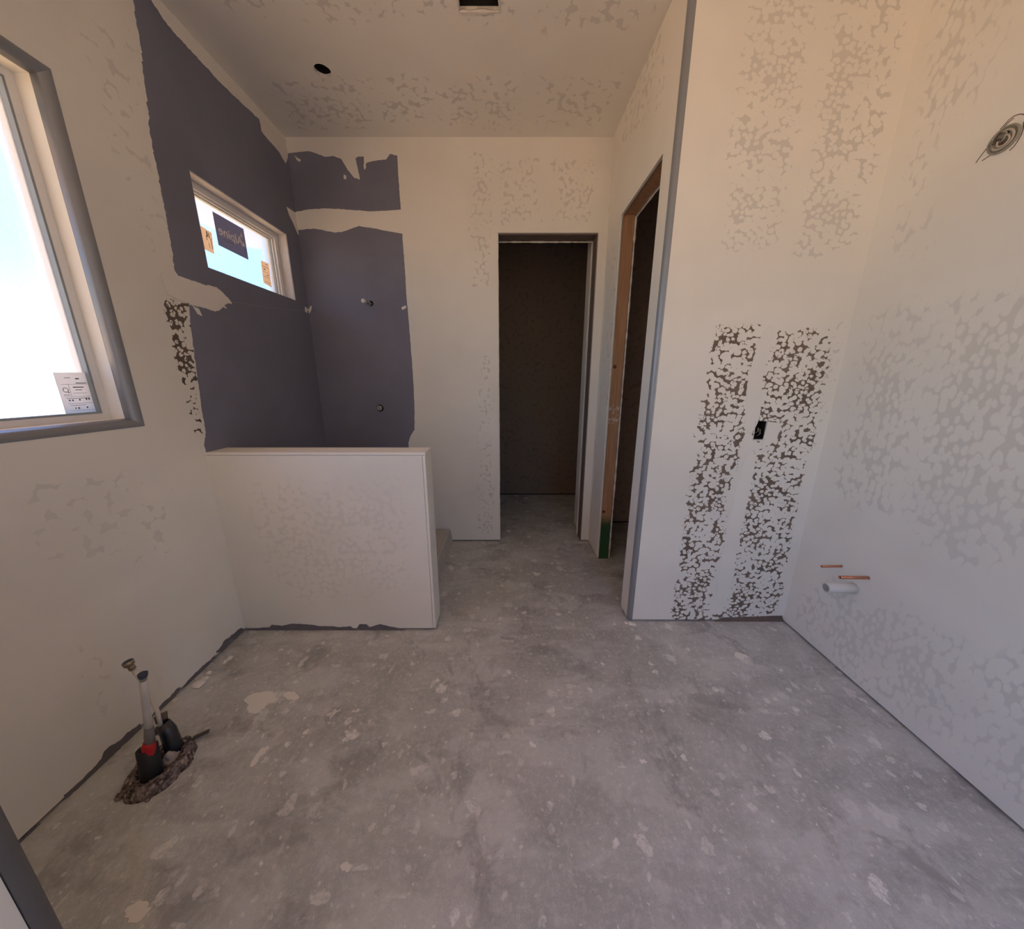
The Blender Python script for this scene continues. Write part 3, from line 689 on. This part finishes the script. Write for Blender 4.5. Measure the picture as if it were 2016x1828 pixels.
def on_glass(x, name, pts, mat, root):
    o = sheet(name, lambda u, v, d_: (x - d_, u, v), pts, 0, .0008, mat, None, amp=0)
    return under(o, root)
s1 = on_glass(-1.4015, 'sticker', [(1.063, 1.098), (1.143, 1.094), (1.143, 1.228), (1.063, 1.226)], M['stick_w'], window_1)
s1['label'] = 'pale energy rating sticker with ruled boxes'
def bars(x, rects, mat, parent, name='printed_lines'):
    bm = bmesh.new()
    for (y0, z0, y1, z1) in rects: addbox(bm, (x, y0, z0), (x+.0004, y1, z1))
    o = obj(name, bm_mesh(bm), mat, parent); return o
def ringpts(cy_, cz_, r, w, n=20): return [(cy_+math.cos(2*math.pi*k/n)*r-w, cz_+math.sin(2*math.pi*k/n)*r-w, cy_+math.cos(2*math.pi*k/n)*r+w, cz_+math.sin(2*math.pi*k/n)*r+w) for k in range(n)]
L = [(1.072, 1.190, 1.140, 1.1908), (1.072, 1.152, 1.140, 1.1528), (1.076, 1.130, 1.140, 1.1308), (1.078, 1.108, 1.140, 1.1088), (1.090, 1.153, 1.0906, 1.190),
     (1.110, 1.193, 1.138, 1.1955), (1.100, 1.180, 1.128, 1.183), (1.104, 1.172, 1.122, 1.174), (1.096, 1.162, 1.132, 1.163), (1.072, 1.157, 1.087, 1.1585),
     (1.076, 1.146, 1.135, 1.1475), (1.080, 1.138, 1.084, 1.143), (1.088, 1.138, 1.092, 1.143), (1.106, 1.139, 1.110, 1.144), (1.124, 1.140, 1.128, 1.146), (1.131, 1.140, 1.135, 1.146),
     (1.080, 1.124, 1.120, 1.1252), (1.090, 1.113, 1.093, 1.118), (1.097, 1.113, 1.102, 1.118), (1.120, 1.114, 1.124, 1.119), (1.085, 1.210, 1.100, 1.2115), (1.112, 1.206, 1.122, 1.210)]
bars(-1.4007, L + ringpts(1.080, 1.173, .0065, .0009) + [(1.084, 1.164, 1.088, 1.167)], M['ink'], s1)

# ---------------------------------------------------------------- transom window
a, b, c, d = SW
window_2 = empty('window_2', (-1.375, (a+b)/2, c)); structure(window_2)
for (p, q) in (((-1.468, a-.012, c), (-1.3105, a, d)), ((-1.468, b, c), (-1.3105, b+.012, d))):
    pass
under(picture_frame('window_frame', -1.44, -1.364, (a+.0005, b-.0005), (c-.020, d-.0005), .030, M['vinyl'], None), window_2)
under(picture_frame('sash', -1.43, -1.376, (a+.030, b-.030), (c+.010, d-.030), .010, M['vinyl'], None), window_2)
under(picture_frame('glazing_gasket', -1.40, -1.384, (a+.040, b-.040), (c+.020, d-.040), .004, M['gasket'], None), window_2)
under(box('pane', (-1.396, a+.038, c+.018), (-1.390, b-.038, d-.038), M['glass']), window_2)
bm = bmesh.new()
for (p, q) in (((-1.363, a, d-.004), (-1.312, b, d-.0005)), ((-1.363, b-.004, c), (-1.312, b-.0005, d-.004)), ((-1.363, a+.0005, c), (-1.312, a+.004, d-.004))): addbox(bm, p, q)
obj('window_reveal', bm_mesh(bm), flat('pale_reveal_board', (.62, .60, .60), .6, var=.1, vs=40), wall_left)
XG = -1.3895
def text(s, size, mat, parent, loc, mirror=False, thick=.0004, bold=0.0, sx=1.0):
    cu = bpy.data.curves.new('t', 'FONT'); cu.body = s; cu.size = size; cu.extrude = thick/2; cu.align_x = 'CENTER'; cu.align_y = 'CENTER'; cu.offset = bold
    o = bpy.data.objects.new('t', cu); COL.objects.link(o)
    bpy.context.view_layer.update()
    me = bpy.data.meshes.new_from_object(o.evaluated_get(bpy.context.evaluated_depsgraph_get()))
    bpy.data.objects.remove(o)
    # text x -> +Y as seen from inside (right is +Y); mirrored print runs the other way
    for v in me.vertices:
        x, y, z = v.co
        v.co = Vector((loc[0] + z, loc[1] + (-x if mirror else x)*sx, loc[2] + y))
    me.materials.clear()
    return obj('lettering', me, mat, parent)
sb = on_glass(XG, 'sticker', [(1.803, 1.832), (1.991, 1.828), (1.991, 1.972), (1.803, 1.972)], M['stick_b'], window_2)
sb['label'] = 'dark blue maker sticker, print mirrored'
text('Alpine', .058, M['ink_p'], sb, (XG+.0012, 1.893, 1.902), True, bold=.0008, sx=1.02)
text('WINDOWS', .015, M['ink_b'], sb, (XG+.0012, 1.875, 1.868), True, sx=1.1)
bm = bmesh.new()
for (y0, y1, z) in ((1.958, 1.978, 1.925), (1.962, 1.984, 1.885)):
    v1 = [bm.verts.new((XG+.0010, y, zz)) for y, zz in ((y0, z), (y1, z), ((y0+y1)/2, z+.022))]
    bm.faces.new(v1)
obj('mountain_mark', bm_mesh(bm), M['ink_p'], sb)
st = on_glass(XG, 'sticker', [(1.700, 1.786), (1.766, 1.781), (1.774, 1.872), (1.706, 1.881)], M['stick_t'], window_2)
st['label'] = 'tan paper sticker at the left of the pane'
bars(XG+.0009, [(1.742, 1.845, 1.748, 1.868), (1.752, 1.842, 1.756, 1.864), (1.738, 1.83, 1.741, 1.85), (1.760, 1.80, 1.763, 1.845), (1.745, 1.80, 1.747, 1.82)], M['ink'], st)
sr = on_glass(XG, 'sticker', [(2.082, 1.741), (2.146, 1.733), (2.152, 1.858), (2.089, 1.857)], M['stick_t'], window_2)
sr['label'] = 'tan paper sticker near the right frame'
bars(XG+.0009, [(2.09, 1.83, 2.145, 1.832), (2.092, 1.803, 2.142, 1.8045), (2.095, 1.777, 2.142, 1.7785), (2.10, 1.815, 2.115, 1.820), (2.12, 1.788, 2.135, 1.792), (2.122, 1.845, 2.14, 1.848), (2.095, 1.75, 2.14, 1.752)], M['ink'], sr)

# eave outside, over both windows
eave = box('eave_soffit', (-2.60, -2.2, 2.50), (-1.475, 3.8, 2.58), M['stucco'])
thing(eave, 'peach stucco eave overhanging outside above the two windows', 'eave')

# ---------------------------------------------------------------- low wall in front of the shower
wall_low = empty('wall_low', (-.836, 1.467, 0)); structure(wall_low)
PX0, PX1, PY0, PY1, PZ = -1.31, -.363, 1.41, 1.523, .902
o = slab('front_board', 'P', (PX0, PX1-.0135), (GAP, PZ-.0135), .012, M['pony'], step=.03, mott=mask(D['m_pony'], .2, .8), parent=wall_low); under(o, wall_low)
under(box('end_board', (PX1-.012, PY0, GAP), (PX1, PY1, PZ-.0135), M['wall'], bevel=.0015), wall_low)
under(box('top_board', (PX0, PY0-.001, PZ-.012), (PX1+.001, PY1, PZ), M['wall'], bevel=.0015), wall_low)
under(box('back_board', (PX0, PY1-.012, GAP), (PX1-.0135, PY1, PZ-.0135), M['purple']), wall_low)
under(box('wall_core', (PX0, PY0+.0125, 0), (PX1-.0125, PY1-.0125, PZ-.0125), M['dark']), wall_low)
under(sheet('bare_paper_strip', 'P', D['strip_pony'], 0, .0008, M['paper'], None, amp=.003, seed=3), wall_low)

# second low wall near the camera: rounded bead on its far corner
wall_near_low = empty('wall_near_low', (-.9, .215, 0)); structure(wall_near_low)
under(box('wall_body', (-1.31, .161, 0), (-.589, .274, .90), M['wall']), wall_near_low)
under(box('end_board', (-.589, .187, 0), (-.563, .248, .90), M['wall']), wall_near_low)
trim_2 = structure(bullnose('trim_2', (-.588, .249), .026, 0, 90, 0, .90, M['bead_shaded']))
trim_3 = structure(bullnose('trim_3', (-.588, .186), .026, -90, 0, 0, .90, M['bead_shaded']))

# ---------------------------------------------------------------- shower curb
bm = bmesh.new()
prof = [(-.548, 0), (-.552, .100), (-.545, .108), (-.455, .106), (-.447, .100), (-.432, 0)]
ys = [1.524 + (2.352-1.524)*k/24 for k in range(25)]; rows = []
for y in ys:
    rows.append([bm.verts.new((x + .002*noise.noise(Vector((y*6, x*9, 1))), y, max(0, z + (.002*noise.noise(Vector((y*7, x*8, z*9))) if z else 0)))) for x, z in prof])
for r0, r1 in zip(rows, rows[1:]):
    for k in range(len(prof)-1): bm.faces.new((r0[k], r0[k+1], r1[k+1], r1[k]))
bm.faces.new(rows[0]); bm.faces.new(rows[-1][::-1])
curb = obj('shower_curb', bm_mesh(bm), flat('skimmed_curb', (.52, .49, .45), .8, var=.12, vs=14, bump=.2))
thing(curb, 'low pale mortar curb across the shower entry behind the low wall', 'curb')

# ---------------------------------------------------------------- shower fittings
sh = thing(empty('shower_arm_stub', (-.898, 2.36, 1.69)), 'short threaded pipe stub high on the purple shower wall', 'pipe')
def sub(fn, *a, root=None, **k):
    o = fn(*a, **k); return under(o, root)
sub(tube, 'hole_rim', [(-.898, 2.3590, 1.69), (-.898, 2.39, 1.69)], .017, M['dark'], root=sh, inner=.9)
sub(tube, 'elbow', [(-.898, 2.42, 1.69), (-.900, 2.36, 1.688), (-.903, 2.345, 1.687)], [.010, .010, .011], M['steel'], root=sh)
sub(tube, 'nipple', [(-.903, 2.348, 1.687), (-.911, 2.300, 1.687)], .0085, M['steel'], root=sh)
sub(tube, 'plug', [(-.911, 2.304, 1.687), (-.915, 2.275, 1.690)], [.011, .012], M['pvc'], root=sh)
sv = thing(empty('shower_valve', (-.899, 2.36, 1.018)), 'round metal shower valve body recessed in the lower purple board', 'valve')
sub(tube, 'hole_rim', [(-.899, 2.3590, 1.018), (-.899, 2.40, 1.018)], .0245, M['dark'], root=sv, inner=.93)
sub(tube, 'valve_body', [(-.902, 2.43, 1.019), (-.902, 2.352, 1.019), (-.902, 2.349, 1.019)], [.018, .018, .016], M['steel'], root=sv)
sub(tube, 'valve_stem', [(-.903, 2.35, 1.017), (-.903, 2.335, 1.017)], .009, M['steel'], root=sv)
for (hx, hz, w_) in ((-.899, 1.018, .033), (-.898, 1.69, .028)):
    box('wall_cavity', (hx-w_, 2.42, hz-w_), (hx+w_, 2.44, hz+w_), M['dark'], wall_back)

# ---------------------------------------------------------------- ceiling openings
bm = bmesh.new(); addtube(bm, [(CH[0], CH[1], H+.016), (CH[0], CH[1], H+.11)], CH[2]*1.12, 28, True, .97)
can = obj('light_box', bm_mesh(bm, smooth=True), M['dark'])
thing(can, 'dark empty round light box opening in the ceiling above the shower', 'electrical box')
bm = bmesh.new()
for (p, q) in (((VENT[0]-.003, VENT[2], H+.016), (VENT[0]+.004, VENT[3], H+.2)), ((VENT[1]-.004, VENT[2], H+.016), (VENT[1]+.003, VENT[3], H+.2)),
               ((VENT[0], VENT[3]-.004, H+.016), (VENT[1], VENT[3]+.003, H+.2)), ((VENT[0], VENT[2]-.003, H+.016), (VENT[1], VENT[2]+.004, H+.2)), ((VENT[0], VENT[2], H+.195), (VENT[1], VENT[3], H+.2))): addbox(bm, p, q)
vent = obj('vent_box', bm_mesh(bm), M['dark']); thing(vent, 'dark square vent opening cut in the ceiling at the top centre', 'vent')  # inside coloured near black in place of shade
fray(0, [(VENT[0], 1.40, H), (VENT[0], VENT[3], H), (VENT[1], VENT[3], H), (VENT[1], 1.40, H)], ceiling, seed=9, w=.010)

# ---------------------------------------------------------------- switch box on the return wall
sw = thing(empty('switch_box', (1.114, 1.51, .989)), 'dark switch box opening with loose wires in the brown stippled patch', 'electrical box')
bm = bmesh.new()
x0, x1, z0, z1 = 1.0912, 1.1368, .9512, 1.0268
for (p, q) in (((x0-.003, 1.480, z0), (x0, 1.56, z1)), ((x1, 1.480, z0), (x1+.003, 1.56, z1)), ((x0, 1.480, z0-.003), (x1, 1.56, z0)), ((x0, 1.480, z1), (x1, 1.56, z1+.003)), ((x0, 1.557, z0), (x1, 1.56, z1))): addbox(bm, p, q)
sub(obj, 'box_shell', bm_mesh(bm), M['dark'], root=sw)
for pts, m_ in (([(1.100, 1.55, .955), (1.104, 1.50, .965), (1.110, 1.478, .985), (1.106, 1.476, 1.0)], 'wire'), ([(1.125, 1.55, .96), (1.118, 1.50, .957), (1.122, 1.479, .972), (1.116, 1.478, .995)], 'wire'), ([(1.115, 1.55, 1.02), (1.12, 1.51, 1.0), (1.128, 1.49, .97)], 'wired')):
    sub(tube, 'wire', pts, .0012, M[m_], root=sw, seg=8)
sheet('compound_patch', 'T', soften(D['flap']), 0, .003, M['wall'], wall_return, amp=.003, seed=3)
sheet('compound_patch', 'T', soften(D['smear']), 0, .0012, M['wall'], wall_return, amp=.004, seed=6)
sheet('compound_patch', 'T', soften(D['smear2']), 0, .0012, M['wall'], wall_return, amp=.004, seed=8)
fray(0, [(1.087, 1.470, 1.03), (1.087, 1.470, .947), (1.141, 1.470, .947)], wall_return, seed=11, w=.004)

# ---------------------------------------------------------------- round wiring box on the right wall
jbx = thing(empty('junction_box', (1.408, 1.145, 1.868)), 'round grey-green light box with coiled wires high on the right wall', 'electrical box')
JY, JZ = 1.143, 1.866
def onR(y, z, x=0.0): return (1.408 - x, y, z)
def ring(y, z, r, x, w, mat, name, a0=0, a1=360, sy=1.0):
    n = 36; pts = [onR(y + sy*r*math.cos(math.radians(a0+(a1-a0)*k/n)), z + r*math.sin(math.radians(a0+(a1-a0)*k/n)), x) for k in range(n+1)]
    return sub(tube, name, pts, w, mat, root=jbx, seg=8)
sub(tube, 'box_shell', [onR(JY, JZ, -.002), onR(JY, JZ, .003)], .030, M['greybox'], root=jbx, seg=32)
ring(JY, JZ, .030, .004, .0030, M['greybox'], 'box_rim')
ring(JY-.004, JZ-.003, .021, .010, .0028, M['wire'], 'wire', 60, 330)
ring(JY+.002, JZ+.004, .014, .014, .0022, M['steel'], 'wire', 0, 250)
ring(JY-.008, JZ+.002, .017, .016, .0022, M['wired'], 'wire', 200, 420)
ring(JY-.012, JZ-.010, .012, .018, .0020, M['wire'], 'wire', 90, 380)
ring(JY+.006, JZ-.008, .010, .012, .0018, M['wired'], 'wire', 20, 200)
for (y, z) in ((JY-.004, JZ+.014), (JY-.004, JZ-.012)):
    sub(tube, 'screw_hole', [onR(y, z, .002), onR(y, z, .0045)], .0040, M['dark'], root=jbx, seg=12)
# pencilled circle arc scored in the plaster round the box
for line in ([(1.196, 1.838), (1.190, 1.850), (1.177, 1.868), (1.162, 1.890), (1.148, 1.906), (1.136, 1.912)],
             [(1.182, 1.836), (1.166, 1.841), (1.150, 1.845)], [(1.112, 1.888), (1.107, 1.862), (1.115, 1.836), (1.124, 1.829)],
             [(1.160, 1.900), (1.142, 1.918), (1.124, 1.914), (1.112, 1.903)]):
    P = [Vector(onR(y, z, .0002)) for y, z in line]
    pts = [P[0]] + [a*.75+b_*.25 if k == 0 else a*.25+b_*.75 for a, b_ in zip(P, P[1:]) for k in (0, 1)] + [P[-1]]
    bm = bmesh.new(); addtube(bm, pts, .0011, 6); obj('scored_arc', bm_mesh(bm), M['wired'], wall_right)

# ---------------------------------------------------------------- basin rough-in on the right wall
def stub(name, y, z, xe, r, label, mat, endm, inner=.8, dz=0.0, collar=None):
    e = thing(empty(name, (1.408, y, z)), label, 'pipe', None)
    sub(tube, 'pipe_wall', [(1.43, y, z+dz), (xe, y, z)], r, mat, root=e, seg=24, inner=inner)
    sub(tube, 'pipe_bore', [(xe+.004, y, z), (xe+.010, y, z)], r*inner*1.02, endm, root=e, seg=20)
    if collar: sub(tube, 'wall_collar', [(1.409, y, z+dz), (1.4065, y, z+dz)], r*1.25, collar, root=e, seg=20, inner=.7)
    return e
stub('copper_stub', 1.266, .440, 1.322, .0052, 'thin copper stub-out nearer the corner, highest of the basin pipes', M['copper'], M['copper_end'], .75, .002, M['gypsum'])
stub('copper_stub', 1.160, .456, 1.294, .0066, 'longer copper stub-out directly above the white drain pipe', M['copper'], M['copper_end'], .75, -.002, M['gypsum'])
stub('drain_pipe', 1.200, .383, 1.291, .0200, 'short white plastic drain pipe sticking out of the right wall', M['pvc'], M['steel'], .82, -.001, M['gypsum'])

# ---------------------------------------------------------------- tub rough-in standing out of the slab
RX, RY = -1.108, .797
col = thing(empty('mortar_collar', (RX, RY, 0)), 'rough ring of broken brown mortar on the floor round the tub pipes', 'mortar')
bm = bmesh.new(); NA, NB = 72, 12; g = []
for i in range(NA):
    A = 2*math.pi*i/NA; row = []
    for j in range(NB+1):
        t = j/NB; rr = .42 + .58*t
        x = .078*math.cos(A)*rr; y = .094*math.sin(A)*rr
        hgt = .030*math.sin(math.pi*min(1, max(0, t)))**.6
        p = Vector((x, y, 0)); w = noise.noise(p*60)*.5 + noise.noise(p*150)*.4
        z = max(0, hgt*(1+.8*w)) if 0 < j < NB else 0
        row.append(bm.verts.new((x*(1+.10*noise.noise(p*40+Vector((3, 0, 0)))), y*(1+.10*noise.noise(p*40)), z)))
    g.append(row)
for i in range(NA):
    for j in range(NB): bm.faces.new((g[i][j], g[(i+1)%NA][j], g[(i+1)%NA][j+1], g[i][j+1]))
sub(obj, 'ring', bm_mesh(bm), M['mortar'], root=col).location = (0, 0, 0)
bm = bmesh.new()
bmesh.ops.create_circle(bm, cap_ends=True, radius=1, segments=40)
for v in bm.verts: v.co = Vector((v.co.x*.040, v.co.y*.048, .004 + .002*noise.noise(v.co*4)))
sub(obj, 'inner_fill', bm_mesh(bm), M['mortar'], root=col).location = (0, 0, 0)
for i in range(26):
    A = random.uniform(0, 2*math.pi); rr = random.uniform(.55, 1.02); s = random.uniform(.004, .011)
    bm = bmesh.new(); bmesh.ops.create_icosphere(bm, subdivisions=2, radius=s)
    for v in bm.verts: v.co *= 1 + .6*noise.noise(v.co*110 + Vector((i, 0, 0)))
    sub(obj, 'mortar_lump', bm_mesh(bm), M['mortar'], root=col).location = (.078*math.cos(A)*rr, .094*math.sin(A)*rr, .004 + (.014 if .6 < rr < .92 else 0))
bm = bmesh.new(); bmesh.ops.create_icosphere(bm, subdivisions=3, radius=.020)
for v in bm.verts: v.co = Vector((v.co.x*.8, v.co.y, v.co.z*1.3)); v.co *= 1 + .5*noise.noise(v.co*60)
sub(obj, 'mortar_lump', bm_mesh(bm), flat('pale_mortar', (.46, .40, .37), .9, var=.3, vs=80, bump=.5), root=col).location = (.018, .022, .018)

pa = thing(empty('supply_pipe', (-1.104, .77, 0)), 'upright milky plastic supply pipe with navy cap rising from black sleeve', 'pipe', None)
sub(tube, 'sleeve', [(-1.100, .765, .004), (-1.102, .772, .06), (-1.106, .780, .115)], [.0255, .0245, .0245], M['blackp'], root=pa, seg=28, inner=.78)
sub(tube, 'red_pipe', [(-1.100, .766, .02), (-1.095, .778, .128), (-1.092, .780, .140)], [.015, .016, .013], M['red'], root=pa)
sub(tube, 'red_flare', [(-1.100, .768, .112), (-1.098, .772, .132)], [.008, .005], M['red'], root=pa)
sub(tube, 'coupling', [(-1.092, .780, .130), (-1.086, .780, .165), (-1.079, .780, .195)], [.0120, .0120, .0100], flat('smoky_coupling', (.20, .18, .17), .35), root=pa)
sub(tube, 'milky_pipe', [(-1.081, .780, .185), (-1.072, .780, .24), (-1.060, .780, .31), (-1.050, .780, .368)], [.0092]*4, M['pex'], root=pa)
sub(tube, 'cap_neck', [(-1.051, .780, .360), (-1.047, .780, .384)], .0075, M['steel'], root=pa)
sub(tube, 'cap', [(-1.0478, .780, .378), (-1.046, .780, .390)], [.0095, .0112], M['navy'], root=pa, seg=24)
pb = thing(empty('supply_pipe', (-1.13, .84, 0)), 'thin pale supply pipe with metal cap leaning towards the left wall', 'pipe', None)
sub(tube, 'milky_pipe', [(-1.120, .838, .11), (-1.125, .845, .18), (-1.145, .85, .27), (-1.165, .85, .335)], [.0055]*4, flat('clear_pex', (.66, .60, .52), .35), root=pb)
sub(tube, 'cap_neck', [(-1.165, .85, .335), (-1.171, .85, .352)], .0085, M['brass'], root=pb)
sub(tube, 'cap', [(-1.171, .85, .350), (-1.175, .85, .363)], [.0125, .0135], M['brass'], root=pb, seg=24)
sub(tube, 'cap_recess', [(-1.1752, .85, .3632), (-1.1755, .85, .3645)], .0105, M['navy'], root=pb, seg=24)
pc = thing(empty('black_sleeve_pipe', (-1.11, .835, 0)), 'bent glossy black pipe sleeve beside the red and milky pipe', 'pipe')
sub(tube, 'sleeve', [(-1.098, .838, .004), (-1.104, .842, .05), (-1.112, .846, .095), (-1.125, .848, .122)], [.024, .022, .021, .018], M['blacks'], root=pc, seg=28, inner=.8)
sub(tube, 'side_spout', [(-1.118, .846, .108), (-1.138, .838, .104)], [.014, .013], M['blacks'], root=pc, inner=.75)
sub(tube, 'tape_wrap', [(-1.128, .851, .128), (-1.140, .862, .142)], [.014, .016], flat('brown_tape', (.12, .09, .08), .7, var=.3), root=pc)
sp = box('wood_shim', (-.022, -.006, 0), (.022, .006, .005), flat('dark_wood_chip', (.10, .085, .07), .8, var=.3, vs=60))
sp.location = (-1.065, .895, .012); sp.rotation_euler = (0, math.radians(-8), math.radians(28))
thing(sp, 'small dark wooden chip lying at the edge of the mortar ring', 'wood chip')
